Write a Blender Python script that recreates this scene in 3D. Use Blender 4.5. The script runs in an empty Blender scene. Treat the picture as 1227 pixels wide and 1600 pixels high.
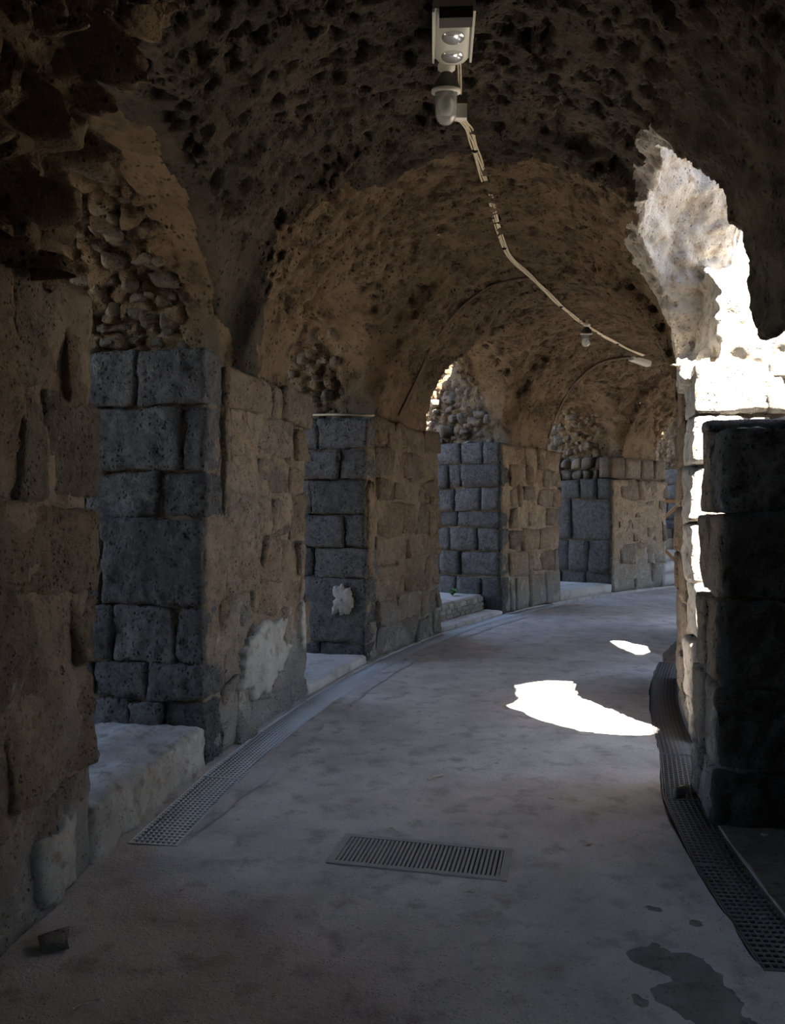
import bpy, math, random, time
import numpy as np
from mathutils import Vector, Matrix
T0 = time.time()
random.seed(7)
scene = bpy.context.scene
COL = scene.collection

# ------------------------------------------------------------------ camera
cam_d = bpy.data.cameras.new('camera')
cam_d.sensor_fit = 'VERTICAL'; cam_d.sensor_height = 36.0
cam_d.lens = 36.0 * 1250 / 1600
cam_d.shift_y = -0.002
cam_d.clip_start = 0.05
cam = bpy.data.objects.new('camera', cam_d)
cam.location = (0, 0, 1.6); cam.rotation_euler = (math.pi / 2, 0, 0)
COL.objects.link(cam); scene.camera = cam

# ------------------------------------------------------------------ sky, sun, exposure
SUN = Vector((-0.17, 0.50, -1.0))                      # direction the light travels
world = bpy.data.worlds.new('sky'); scene.world = world; world.use_nodes = True
wn = world.node_tree; wn.nodes.clear()
wo = wn.nodes.new('ShaderNodeOutputWorld'); wb = wn.nodes.new('ShaderNodeBackground')
ws = wn.nodes.new('ShaderNodeTexSky'); ws.sky_type = 'NISHITA'; ws.sun_disc = False
ws.sun_elevation = math.radians(62); ws.sun_rotation = math.radians(161); ws.air_density = 1.0
wb.inputs['Strength'].default_value = 0.40
wh = wn.nodes.new('ShaderNodeHueSaturation'); wh.inputs['Saturation'].default_value = 0.92
wn.links.new(ws.outputs[0], wh.inputs['Color']); wn.links.new(wh.outputs[0], wb.inputs[0]); wn.links.new(wb.outputs[0], wo.inputs[0])
sd = bpy.data.lights.new('sun', 'SUN'); sd.energy = 36.0; sd.color = (1.0, 0.90, 0.76); sd.angle = 0.009
so = bpy.data.objects.new('sun', sd); so.rotation_euler = SUN.to_track_quat('-Z', 'Y').to_euler()
so.location = (3, -3, 9); COL.objects.link(so)
scene.view_settings.view_transform = 'Standard'; scene.view_settings.look = 'None'
scene.view_settings.gamma = 1.0; scene.view_settings.use_curve_mapping = False
scene.view_settings.exposure = 1.35
scene.cycles.max_bounces = 12; scene.cycles.diffuse_bounces = 8

# ------------------------------------------------------------------ the ring corridor: s along, u from the left wall inward, z up
CX, CY, RL = 18.06, 1.72, 19.5
W = 3.0
def P(s, u, z=0.0):
    a = s / RL; r = RL - u
    return np.array((CX - r * math.cos(a), CY + r * math.sin(a), z))
def Pv(s, u, z):
    s, u, z = np.broadcast_arrays(s, u, z); a = s / RL; r = RL - u
    return np.stack((CX - r * np.cos(a), CY + r * np.sin(a), z), -1)
def SU(x, y):
    return RL * math.atan2(y - CY, CX - x), RL - math.hypot(CX - x, y - CY)
def GS(s):                                             # the right drain drifts outwards
    t = np.clip((np.asarray(s, float) - 2.6) / 2.0, 0, 1); return 0.14 * t * t * (3 - 2 * t)

# ------------------------------------------------------------------ numpy noise
def _h(ix, iy, iz, seed):
    n = (ix.astype(np.int64) * 374761393 + iy.astype(np.int64) * 668265263 + iz.astype(np.int64) * 2147483647 + seed * 1274126177) & 0x7fffffff
    n = ((n ^ (n >> 13)) * 1274126177) & 0x7fffffff
    n = ((n ^ (n >> 15)) * 73244475) & 0x7fffffff
    return ((n ^ (n >> 16)) & 0xffff) / 65535.0
def vnoise(p, fr, seed=0):
    q = np.asarray(p) * fr; i = np.floor(q).astype(np.int64); f = q - i; f = f * f * (3 - 2 * f)
    r = 0
    for dx in (0, 1):
        for dy in (0, 1):
            for dz in (0, 1):
                w = (f[..., 0] if dx else 1 - f[..., 0]) * (f[..., 1] if dy else 1 - f[..., 1]) * (f[..., 2] if dz else 1 - f[..., 2])
                r = r + w * _h(i[..., 0] + dx, i[..., 1] + dy, i[..., 2] + dz, seed)
    return r * 2 - 1
def fbm(p, fr, o=3, seed=0):
    r = 0; a = 1.0; t = 0
    for k in range(o):
        r = r + a * vnoise(p, fr * 2 ** k, seed + k); t += a; a *= .5
    return r / t
def worley(p, fr, seed=0, aniso=(1, 1, 1)):
    q = np.asarray(p) * fr * np.array(aniso); i = np.floor(q).astype(np.int64)
    f1 = np.full(q.shape[:-1], 9.0); f2 = f1.copy(); idv = np.zeros(q.shape[:-1])
    for dx in (-1, 0, 1):
        for dy in (-1, 0, 1):
            for dz in (-1, 0, 1):
                cx, cy, cz = i[..., 0] + dx, i[..., 1] + dy, i[..., 2] + dz
                h = _h(cx, cy, cz, seed)
                d = np.sqrt((cx + .5 + .8 * (h - .5) - q[..., 0]) ** 2 + (cy + .5 + .8 * (_h(cx, cy, cz, seed + 11) - .5) - q[..., 1]) ** 2 + (cz + .5 + .8 * (_h(cx, cy, cz, seed + 23) - .5) - q[..., 2]) ** 2)
                m = d < f1
                f2 = np.where(m, f1, np.minimum(f2, d)); idv = np.where(m, h, idv); f1 = np.where(m, d, f1)
    return f1, f2, idv
def sstep(a, b, x):
    t = np.clip((x - a) / (b - a), 0, 1); return t * t * (3 - 2 * t)

# ------------------------------------------------------------------ materials
MATS = {}
def mat_stone(name, c1, c2, c3=None, scale=3.0, pore=55.0, pore_s=0.5, bump=0.5, rough=0.95, fine=120.0, lime=0.0, spots=0.0, spot_c=(.3, .28, .25), pore_dark=.55, bd=.012):
    m = bpy.data.materials.new(name); m.use_nodes = True; t = m.node_tree; N = t.nodes; L = t.links
    b = N['Principled BSDF']; b.inputs['Roughness'].default_value = rough; b.inputs['Specular IOR Level'].default_value = 0.25
    g = N.new('ShaderNodeNewGeometry')
    def noise(sc, det=5, r=.6):
        n = N.new('ShaderNodeTexNoise'); n.inputs['Scale'].default_value = sc; n.inputs['Detail'].default_value = det; n.inputs['Roughness'].default_value = r
        L.new(g.outputs['Position'], n.inputs['Vector']); return n
    def ramp(a, bb, src):
        r = N.new('ShaderNodeMapRange'); r.inputs[1].default_value = a; r.inputs[2].default_value = bb; L.new(src, r.inputs[0]); return r.outputs[0]
    def mix(fac, A, B):
        x = N.new('ShaderNodeMix'); x.data_type = 'RGBA'
        if isinstance(fac, float): x.inputs[0].default_value = fac
        else: L.new(fac, x.inputs[0])
        for k, v in ((6, A), (7, B)):
            if isinstance(v, tuple): x.inputs[k].default_value = (*v, 1)
            else: L.new(v, x.inputs[k])
        return x.outputs[2]
    n1 = noise(scale); col = mix(ramp(.38, .62, n1.outputs[0]), c1, c2)
    if c3:
        n2 = noise(scale * 2.7, 6); col = mix(ramp(.52, .68, n2.outputs[0]), col, c3)
    oi = N.new('ShaderNodeObjectInfo')
    hv = N.new('ShaderNodeHueSaturation'); L.new(col, hv.inputs['Color'])
    mr = N.new('ShaderNodeMapRange'); mr.inputs[3].default_value = .78; mr.inputs[4].default_value = 1.2; L.new(oi.outputs['Random'], mr.inputs[0]); L.new(mr.outputs[0], hv.inputs['Value'])
    col = hv.outputs[0]
    if spots:
        n4 = noise(scale * 1.7, 8, .7); col = mix(ramp(.66 - spots, .72 - spots, n4.outputs[0]), col, spot_c)
    if lime:
        sp = N.new('ShaderNodeSeparateXYZ'); L.new(g.outputs['Position'], sp.inputs[0]); n5 = noise(1.9, 9, .68)
        a1 = N.new('ShaderNodeMath'); a1.operation = 'MULTIPLY_ADD'; a1.inputs[1].default_value = -.30; L.new(sp.outputs['Z'], a1.inputs[0]); L.new(n5.outputs[0], a1.inputs[2])
        col = mix(ramp(.22, .52, a1.outputs[0]), col, (.255, .25, .245)); n6 = noise(4.5, 8, .7)
        a2 = N.new('ShaderNodeMath'); a2.operation = 'MULTIPLY_ADD'; a2.inputs[1].default_value = -.13; L.new(sp.outputs['Z'], a2.inputs[0]); L.new(n6.outputs[0], a2.inputs[2])
        col = mix(ramp(.50, .58, a2.outputs[0]), col, (.36, .34, .31))
    vo = N.new('ShaderNodeTexVoronoi'); vo.inputs['Scale'].default_value = pore; 
    wv = N.new('ShaderNodeVectorMath'); wv.operation = 'ADD'; nw = noise(pore * .5, 2)
    sc_ = N.new('ShaderNodeVectorMath'); sc_.operation = 'SCALE'; sc_.inputs['Scale'].default_value = 1.1 / pore; L.new(nw.outputs['Color'], sc_.inputs[0])
    L.new(g.outputs['Position'], wv.inputs[0]); L.new(sc_.outputs[0], wv.inputs[1]); L.new(wv.outputs[0], vo.inputs['Vector'])
    pit = ramp(.12, .34, vo.outputs['Distance'])
    nm = noise(pore * .22, 3); msk = ramp(.42, .58, nm.outputs[0])
    inv = N.new('ShaderNodeMath'); inv.operation = 'SUBTRACT'; inv.inputs[0].default_value = 1.0; L.new(pit, inv.inputs[1])
    pm = N.new('ShaderNodeMath'); pm.operation = 'MULTIPLY'; L.new(inv.outputs[0], pm.inputs[0]); L.new(msk, pm.inputs[1])
    pd = N.new('ShaderNodeMath'); pd.operation = 'MULTIPLY'; pd.inputs[1].default_value = pore_dark; L.new(pm.outputs[0], pd.inputs[0])
    col = mix(pd.outputs[0], col, tuple(x * .3 for x in c1))  # pores darkened in the colour, standing in for shade in the hollows
    L.new(col, b.inputs['Base Color'])
    nf = noise(fine, 6, .7); ng = noise(fine * .25, 5, .65)
    hsum = N.new('ShaderNodeMath'); hsum.operation = 'MULTIPLY_ADD'; hsum.inputs[1].default_value = -pore_s; L.new(pm.outputs[0], hsum.inputs[0]); 
    h2 = N.new('ShaderNodeMath'); h2.operation = 'MULTIPLY_ADD'; h2.inputs[1].default_value = 1.3; L.new(ng.outputs[0], h2.inputs[0]); 
    h3 = N.new('ShaderNodeMath'); h3.operation = 'MULTIPLY'; h3.inputs[1].default_value = .5; L.new(nf.outputs[0], h3.inputs[0]); L.new(h3.outputs[0], h2.inputs[2])
    L.new(h2.outputs[0], hsum.inputs[2])
    bp = N.new('ShaderNodeBump'); bp.inputs['Strength'].default_value = bump; bp.inputs['Distance'].default_value = bd
    L.new(hsum.outputs[0], bp.inputs['Height']); L.new(bp.outputs[0], b.inputs['Normal'])
    MATS[name] = m; return m
def mat_plain(name, c, rough=.5, metal=0.0, trans=0.0, emit=None, var=.15, scale=30):
    m = bpy.data.materials.new(name); m.use_nodes = True; t = m.node_tree; N = t.nodes; L = t.links; b = N['Principled BSDF']
    n = N.new('ShaderNodeTexNoise'); n.inputs['Scale'].default_value = scale; n.inputs['Detail'].default_value = 4
    g = N.new('ShaderNodeNewGeometry'); L.new(g.outputs['Position'], n.inputs['Vector'])
    x = N.new('ShaderNodeMix'); x.data_type = 'RGBA'; L.new(n.outputs[0], x.inputs[0])
    x.inputs[6].default_value = (*[v * (1 - var) for v in c], 1); x.inputs[7].default_value = (*[min(1, v * (1 + var)) for v in c], 1)
    L.new(x.outputs[2], b.inputs['Base Color'])
    b.inputs['Roughness'].default_value = rough; b.inputs['Metallic'].default_value = metal; b.inputs['Transmission Weight'].default_value = trans
    MATS[name] = m; return m

mat_stone('basalt', (.105, .105, .108), (.165, .164, .166), (.075, .075, .077), 14, 30, 1.4, 1.0, fine=75, bd=.05, pore_dark=.9)
mat_stone('tuff', (.20, .15, .105), (.27, .205, .145), (.13, .10, .073), 7, 42, 1.3, 1.0, fine=90, bd=.035, pore_dark=.9, lime=1)
mat_stone('tuff_grey', (.18, .145, .112), (.245, .20, .158), (.115, .095, .075), 7, 42, 1.3, 1.0, fine=90, bd=.035, pore_dark=.9, lime=1, spots=.03, spot_c=(.36, .33, .29))
mat_stone('mortar', (.20, .155, .11), (.28, .22, .16), (.13, .10, .075), 6, 40, .8, .9, bd=.02, lime=1)
mat_stone('black_basalt', (.045, .042, .04), (.07, .066, .062), (.035, .033, .032), 7, 45, 1.0, 1.0, bd=.03)  # black stone darkened further, part of the dark bay's shade in its colour
mat_stone('dirt', (.17, .155, .14), (.23, .21, .19), (.13, .118, .105), 7, 40, .5, .6)
mat_stone('mortar_dark', (.115, .10, .085), (.18, .155, .125), (.08, .07, .06), 5, 40, .6, .8)
mat_stone('plaster', (.25, .24, .225), (.35, .34, .32), (.19, .178, .16), 4, 45, .35, .5)
mat_stone('vault', (.185, .133, .082), (.275, .20, .127), (.09, .067, .047), 2.2, 24, 1.2, 1.0, fine=80, bd=.05, pore_dark=.85)
mat_stone('vault_dark', (.07, .058, .045), (.13, .104, .076), (.042, .036, .031), 2.4, 24, 1.2, 1.0, fine=80, bd=.05, pore_dark=.85)
mat_stone('rubble', (.125, .108, .09), (.19, .162, .13), (.21, .16, .11), 5, 40, .7, .9, bd=.02)
mat_stone('pale_rubble', (.36, .34, .31), (.50, .475, .44), (.27, .21, .15), 5, 30, .7, .9, bd=.02)
mat_stone('concrete_floor', (.335, .315, .298), (.44, .42, .40), (.25, .23, .212), 2.3, 70, .4, .5, rough=.62, fine=60, spots=.05, spot_c=(.44, .445, .45), pore_dark=.55, bd=.016)
mat_stone('slab', (.37, .36, .345), (.47, .455, .44), (.27, .25, .225), 2, 50, .3, .35, rough=.85)
mat_stone('brick_grey', (.26, .25, .23), (.34, .32, .30), None, 6, 60, .4, .5)
mat_stone('slab_dirty', (.25, .24, .225), (.34, .33, .315), (.17, .155, .135), 5, 50, .5, .6, rough=.85)
mat_stone('earth', (.10, .085, .07), (.15, .13, .11), (.07, .06, .05), 6, 40, .5, .9)
mat_plain('galvanised', (.60, .64, .67), .5, .1)
mat_plain('grate_dark', (.16, .155, .15), .6, .5)
mat_plain('iron', (.30, .285, .275), .7, .1)
mat_plain('trough', (.03, .03, .03), .9)
mat_plain('lamp_grey', (.78, .77, .69), .4, var=.05)
mat_plain('lamp_ribbed', (.82, .83, .75), .35, var=.04)
mat_plain('lamp_dark', (.055, .05, .045), .6)
mat_plain('bulb', (.85, .86, .82), .3, var=.02)
mat_plain('glass', (.93, .96, .94), .18, 0, .80, var=.02)
mat_plain('cable', (.80, .70, .52), .55, var=.1)
mat_plain('conduit', (.12, .085, .06), .7, var=.2)
mat_plain('wood', (.42, .25, .13), .6, var=.25, scale=12)
mat_plain('leaf', (.06, .16, .03), .6, var=.3)
mat_plain('dry_leaf', (.45, .38, .29), .8, var=.2)
mat_plain('steel_tie', (.03, .03, .03), .5)

# ------------------------------------------------------------------ object helpers
def obj(name, v, f, m, parent=None, smooth=True, label=None, cat=None, group=None, kind=None):
    me = bpy.data.meshes.new(name)
    v = np.asarray(v, dtype=np.float32).reshape(-1, 3)
    me.from_pydata(v.tolist() if len(v) < 200 else [], [], f if len(v) < 200 else [])
    if len(v) >= 200:
        f = np.asarray(f) if not isinstance(f, np.ndarray) else f
        if f.dtype == object: me.from_pydata(v.tolist(), [], [list(x) for x in f])
        else:
            k = f.shape[1]
            me.vertices.add(len(v)); me.vertices.foreach_set('co', v.ravel())
            me.loops.add(f.size); me.loops.foreach_set('vertex_index', f.astype(np.int32).ravel())
            me.polygons.add(len(f)); me.polygons.foreach_set('loop_start', np.arange(0, f.size, k, dtype=np.int32))
            me.update(calc_edges=True); me.validate()
    me.materials.append(MATS[m])
    if smooth: me.polygons.foreach_set('use_smooth', np.ones(len(me.polygons), bool))
    o = bpy.data.objects.new(name, me); COL.objects.link(o)
    if parent: o.parent = parent; o.matrix_parent_inverse = PINV.get(parent.name, Matrix.Identity(4))
    tag(o, label, cat, group, kind); return o
PINV = {}
def tag(o, label=None, cat=None, group=None, kind=None):
    for k, x in (('label', label), ('category', cat), ('group', group), ('kind', kind)):
        if x: o[k] = x
    return o
def thing(name, loc, label, cat, group=None, kind=None):
    o = bpy.data.objects.new(name, None); o.location = tuple(loc); o.empty_display_size = .1; COL.objects.link(o)
    PINV[o.name] = Matrix.Translation(Vector(loc)).inverted()
    return tag(o, label, cat, group, kind)

_cube_cache = {}
def cube_grid(nx, ny, nz):
    k = (nx, ny, nz)
    if k in _cube_cache: return _cube_cache[k]
    idx = {}; V = []; F = []
    def vid(i, j, l):
        if (i, j, l) not in idx: idx[(i, j, l)] = len(V); V.append((i / nx, j / ny, l / nz))
        return idx[(i, j, l)]
    for i in range(nx):
        for j in range(ny):
            F.append([vid(i, j, 0), vid(i, j + 1, 0), vid(i + 1, j + 1, 0), vid(i + 1, j, 0)])
            F.append([vid(i, j, nz), vid(i + 1, j, nz), vid(i + 1, j + 1, nz), vid(i, j + 1, nz)])
    for i in range(nx):
        for l in range(nz):
            F.append([vid(i, 0, l), vid(i + 1, 0, l), vid(i + 1, 0, l + 1), vid(i, 0, l + 1)])
            F.append([vid(i, ny, l), vid(i, ny, l + 1), vid(i + 1, ny, l + 1), vid(i + 1, ny, l)])
    for j in range(ny):
        for l in range(nz):
            F.append([vid(0, j, l), vid(0, j, l + 1), vid(0, j + 1, l + 1), vid(0, j + 1, l)])
            F.append([vid(nx, j, l), vid(nx, j + 1, l), vid(nx, j + 1, l + 1), vid(nx, j, l + 1)])
    _cube_cache[k] = (np.array(V), np.array(F)); return _cube_cache[k]

def rough_block(O, e1, e2, size, res=.06, rnd=.025, amp=.012, seed=0, jit=.0, fr=9.0, rough=None):
    """block of size (w, d, h): w along e1, d along e2, h up, first corner at O; rounded edges, uneven faces"""
    w, d, h = size
    n = [max(2, min(40, int(round(x / res)))) for x in size]
    V, F = cube_grid(*n)
    sz = np.array(size); p = V * sz
    # denser near the edges so that the rounding shows
    r = min(rnd, .45 * min(size)); q = np.clip(p, r, sz - r); dv = p - q
    ln = np.linalg.norm(dv, axis=1, keepdims=True); nn = np.where(ln > 1e-9, dv / np.maximum(ln, 1e-9), 0)
    p = np.where(ln > 1e-9, q + nn * r, p)
    if jit:
        rs = np.random.RandomState(seed % 99991); c = rs.uniform(-jit, jit, (2, 2, 2, 3))
        t = V
        for a in (0, 1):
            for b in (0, 1):
                for g in (0, 1):
                    wgt = (t[:, 0] if a else 1 - t[:, 0]) * (t[:, 1] if b else 1 - t[:, 1]) * (t[:, 2] if g else 1 - t[:, 2])
                    p = p + wgt[:, None] * c[a, b, g]
    e1 = np.asarray(e1, float)[:3]; e2 = np.asarray(e2, float)[:3]
    wp = np.asarray(O, float) + p[:, :1] * e1 + p[:, 1:2] * e2 + p[:, 2:3] * np.array((0, 0, 1.0))
    c0 = wp.mean(0); rel = wp - c0
    nrm = (p - sz / 2) / (sz / 2); nrm = np.sign(nrm) * np.abs(nrm) ** 6
    nrm = nrm[:, :1] * e1 + nrm[:, 1:2] * e2 + nrm[:, 2:3] * np.array((0, 0, 1.0))
    nrm /= np.maximum(np.linalg.norm(nrm, axis=1, keepdims=True), .3)
    dsp = amp * (fbm(wp + seed * 1.37, fr, 3, seed % 97) * 1.3 + .6 * vnoise(wp, 2.5, 5 + seed % 7) + (.55 * vnoise(wp, 30, 3) if res < .05 else 0))
    return wp + nrm * dsp[:, None], F

def unit(a): a = np.asarray(a, float); return a / np.linalg.norm(a)

# ================================================================== SETTING
# ---- ceiling: the ring vault with the cross vaults of the side passages, broken open on the right
ZS = 2.60
PIERS = [(-0.25, 1.93), (3.25, 5.28), (6.75, 9.05), (11.15, 13.35), (15.25, 17.35), (19.35, 21.5)]
#            centre, half width, height, how far the roof reaches outwards
PASS = [(1.95, 1.93, 1.14, 2.3, 1.62), (6.02, 1.14, 1.25, 1.7, 0), (10.10, 1.45, 1.40, .35, 0), (14.30, 1.40, 1.36, 1.3, 0), (18.35, 1.40, 1.36, .8, 0)]
BANDS = [(-.4, 1.62), (4.08, 5.5), (7.2, 9.2), (11.6, 13.5), (15.7, 17.6)]        # where the vault is carried by a lower transverse arch
def poly_sdf(px, py, poly):
    d = np.full(px.shape, 1e9); s = np.ones(px.shape); n = len(poly); j = n - 1
    for i in range(n):
        ex, ey = poly[j][0] - poly[i][0], poly[j][1] - poly[i][1]
        wx, wy = px - poly[i][0], py - poly[i][1]
        t = np.clip((wx * ex + wy * ey) / (ex * ex + ey * ey), 0, 1)
        d = np.minimum(d, (wx - ex * t) ** 2 + (wy - ey * t) ** 2)
        c1 = py >= poly[i][1]; c2 = py < poly[j][1]; c3 = ex * wy > ey * wx
        s = np.where((c1 & c2 & c3) | (~c1 & ~c2 & ~c3), -s, s); j = i
    return s * np.sqrt(d)
BEAM1 = [(1.57, 5.66), (1.35, 5.78), (1.11, 6.10), (.93, 6.54), (1.05, 6.71), (1.10, 7.33), (1.43, 7.52), (1.85, 7.46), (2.05, 8.1), (2.6, 8.6), (5, 9.0), (5, 6.05), (2.02, 5.95), (1.88, 5.68)]
BEAM2 = [(2.62, 9.35), (2.66, 9.85), (2.85, 9.80), (3.03, 9.60), (2.93, 9.05), (2.72, 8.73)]
HOLE = [(2.72, 2.0), (2.78, 2.41), (3.06, 2.7), (3.15, 3.0), (3.25, 3.28), (3.45, 3.62), (3.8, 3.70), (4.2, 3.62), (4.45, 3.35), (4.52, 2.9), (4.52, 2.0)]
def void(s, u, z):
    zz = np.maximum(z - ZS, 0)
    band = np.zeros(np.broadcast(s, u, z).shape, np.float32)
    sw = s + .05 * np.sin(3.1 * z + 2 * u) + .04 * np.sin(7.3 * z - 4 * u + 1)
    for b0, b1 in BANDS: band = np.maximum(band, sstep(b0 - .05, b0 + .03, sw) * sstep(b1 + .08, b1 - .08, sw))
    band = band * (1 - .8 * sstep(.80, 1.12, zz / 1.45))
    f = np.hypot(u - 1.5, zz) - (1.66 - .14 * band)
    f = np.minimum(f, np.maximum(z - 2.50, 3.0 - u))     # flat underside of the masonry over the right bays
    for c, hw, hh, ext, near in PASS:
        g = np.hypot(s - c, zz * (hw / hh)) - hw
        g = np.maximum(g, near - s)
        f = np.minimum(f, np.maximum(g, u - 1.3))
        f = np.minimum(f, np.maximum(np.abs(s - c) - hw * 1.02, u + ext + .25 * (z - 3)))
    # right: opening above the stub pier, open to the sky further out
    xyz = Pv(s, u, z); x = xyz[..., 0]; y = xyz[..., 1]
    h = poly_sdf(s + 0 * z, z + 0 * s, HOLE)
    f = np.minimum(f, np.maximum(h, np.maximum(1.9 - u, u - 3.9)))
    f = np.minimum(f, np.maximum(np.maximum(np.maximum(2.8 - s, s - 4.52), z - 3.2), 3.2 - u))
    bx = x + (SUN.x) * z; by = y + SUN.y * z        # where a sun ray through the point meets the floor
    f = np.minimum(f, np.maximum(np.maximum(poly_sdf(bx, by, BEAM1), s - 4.5 - np.maximum(.55 * sstep(3.05, 3.5, z), .90 * sstep(2.45, 2.9, z) * sstep(3.25, 3.1, u))), 1.2 - u))
    f = np.minimum(f, np.maximum(poly_sdf(bx, by, BEAM2), 1.2 - u))
    return f
def surface_nets(F, o, h):
    S = F < 0
    nx, ny, nz = F.shape
    cnt = np.zeros((nx - 1, ny - 1, nz - 1), np.uint8)
    for a in (0, 1):
        for b in (0, 1):
            for c in (0, 1): cnt += S[a:nx - 1 + a, b:ny - 1 + b, c:nz - 1 + c]
    act = (cnt > 0) & (cnt < 8); I = np.argwhere(act); vid = np.full(act.shape, -1, np.int32); vid[act] = np.arange(len(I))
    acc = np.zeros((len(I), 3)); n = np.zeros(len(I))
    cs = [(a, b, c) for a in (0, 1) for b in (0, 1) for c in (0, 1)]
    val = {c: F[I[:, 0] + c[0], I[:, 1] + c[1], I[:, 2] + c[2]] for c in cs}
    for c in cs:
        for ax in range(3):
            if c[ax]: continue
            e = list(c); e[ax] = 1; e = tuple(e); va, vb = val[c], val[e]
            m = (va < 0) != (vb < 0); t = np.where(m, va / np.where(va == vb, 1, va - vb), 0)
            q = np.zeros((len(I), 3)) + np.array(c); q[:, ax] = t
            acc += np.where(m[:, None], q, 0); n += m
    V = (I + acc / n[:, None]) * h + np.array(o)
    Q = []
    for ax in range(3):
        sl0 = [slice(1, -1)] * 3; sl1 = [slice(1, -1)] * 3; sl0[ax] = slice(0, -1); sl1[ax] = slice(1, None)
        A = S[tuple(sl0)]; B = S[tuple(sl1)]
        E = np.argwhere(A != B); sg = A[tuple(E.T)]
        off = np.array([1, 1, 1]); off[ax] = 0; E = E + off
        b1, b2 = (ax + 1) % 3, (ax + 2) % 3
        def cell(d1, d2):
            c = E.copy(); c[:, b1] -= d1; c[:, b2] -= d2; return vid[c[:, 0], c[:, 1], c[:, 2]]
        q = np.stack([cell(1, 1), cell(0, 1), cell(0, 0), cell(1, 0)], 1)
        q = np.where(sg[:, None], q, q[:, ::-1]); Q.append(q)
    Q = np.concatenate(Q); Q = Q[(Q >= 0).all(1)]
    return V, Q
def vault_chunk(s0, s1, u0, u1, z0, z1, h):
    s = np.arange(s0, s1 + h, h, dtype=np.float32); u = np.arange(u0, u1 + h, h, dtype=np.float32); z = np.arange(z0, z1 + h, h, dtype=np.float32)
    F = np.empty((len(s), len(u), len(z)), np.float32)
    for k in range(0, len(s), 24):
        F[k:k + 24] = -void(s[k:k + 24, None, None], u[None, :, None], z[None, None, :])
    V, Q = surface_nets(F, (s0, u0, z0), h)
    return V, Q
def normals(V, Q):
    n = np.cross(V[Q[:, 2]] - V[Q[:, 0]], V[Q[:, 3]] - V[Q[:, 1]])
    N = np.zeros_like(V)
    for k in range(4): np.add.at(N, Q[:, k], n)
    return -N / np.maximum(np.linalg.norm(N, axis=1, keepdims=True), 1e-9)
NEAR_H = .0175
VV = []; QQ = []; base = 0
for args in ((-6.0, .50, -3.0, 5.2, 2.45, 4.75, .10), (.15, 6.2, -2.6, 4.9, 2.45, 4.75, NEAR_H), (6.16, 21.0, -3.0, 4.4, 2.45, 4.75, .04)):
    V, Q = vault_chunk(*args)
    VV.append(V); QQ.append(Q + base); base += len(V)
V = np.concatenate(VV); Q = np.concatenate(QQ)
su = V.copy(); w = Pv(V[:, 0], V[:, 1], V[:, 2]); N = normals(w, Q)
rub = np.clip(sstep(-.22, -.48, su[:, 1]), 0, 1)
rib = sstep(-.55, -.4, su[:, 1]) * sstep(.10, .02, su[:, 1])                                    # passages: rubble masonry
nearL = sstep(2.1, 1.6, su[:, 0]) * sstep(1.1, .5, su[:, 1])                       # coarse broken masonry above the nearest pier
brk = sstep(2.5, 2.9, su[:, 1]) * sstep(1.6, 2.3, su[:, 0]) * sstep(5.4, 4.7, su[:, 0])
wj = w + .03 * np.stack([vnoise(w, 9, 3), vnoise(w, 9, 4), vnoise(w, 9, 5)], -1)
f1, f2, idv = worley(wj, 8.0, 3, (1, 1.25, .8))
pits = -(.05 + .07 * idv) * sstep(.52, .26, f1) * (idv > .22)
f1, f2, id2 = worley(wj, 17.0, 4, (1, 1.3, .8))
pits = pits - .03 * sstep(.48, .22, f1) * (id2 > .35)
g1, g2, gid = worley(w + .04 * np.stack([vnoise(w, 6, 13), vnoise(w, 6, 14), vnoise(w, 6, 15)], -1), 6.2, 9, (1, 1, 1.35))
cob = .075 * sstep(.0, .40, g2 - g1) * (.5 + gid) - .04
k1, k2, kid = worley(wj, 5.0, 31, (1, 1, .8))
lump = .24 * sstep(0, .40, k2 - k1) * (.25 + kid) - .04
base_n = .035 * fbm(w, 2.2, 4, 40) + .015 * fbm(w, 14, 2, 60)
smoothp = np.maximum(sstep(.1, .4, fbm(w, .8, 2, 77)), sstep(3.4, 3.0, w[:, 2]) * .8) * sstep(3.6, 4.3, su[:, 0])                                       # stretches where the mortar skin still covers
D = base_n + (1 - rub) * pits * (1 - .4 * smoothp) * (1 - rib) * (1 - brk) + rub * cob + nearL * lump + brk * (.06 * fbm(w, 6, 3, 90))
w = w + N * D[:, None]
ceil = obj('ceiling', w, Q, 'vault', kind='structure', label='rough pitted vault of brown mortar over the curved corridor')
ceil.data.materials.append(MATS['vault_dark'])
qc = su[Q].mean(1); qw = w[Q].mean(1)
dark_near = (qc[:, 0] + .25 * fbm(qw, 2.5, 3, 33) < 4.12 + .55 * sstep(3.7, 4.2, qc[:, 2])) & (qc[:, 1] > -.12 + .1 * vnoise(qw, 6, 2)) & ~((qc[:, 0] < 1.9) & (qc[:, 1] < .7 + .2 * vnoise(qw, 4, 6)))  # faces of the nearer vault that take the darker tone
ceil.data.materials.append(MATS['pale_rubble'])
pale = (qc[:, 1] > 2.66 + .12 * fbm(qw, 5, 2, 8)) & (qc[:, 0] > 3.3) & (qc[:, 0] < 5.35)  # sunlit broken edge made paler, the glare put into its colour
mi = dark_near.astype(np.int32); mi[pale] = 2
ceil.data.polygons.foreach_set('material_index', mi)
print('vault', len(V), len(Q), time.time() - T0)

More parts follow.
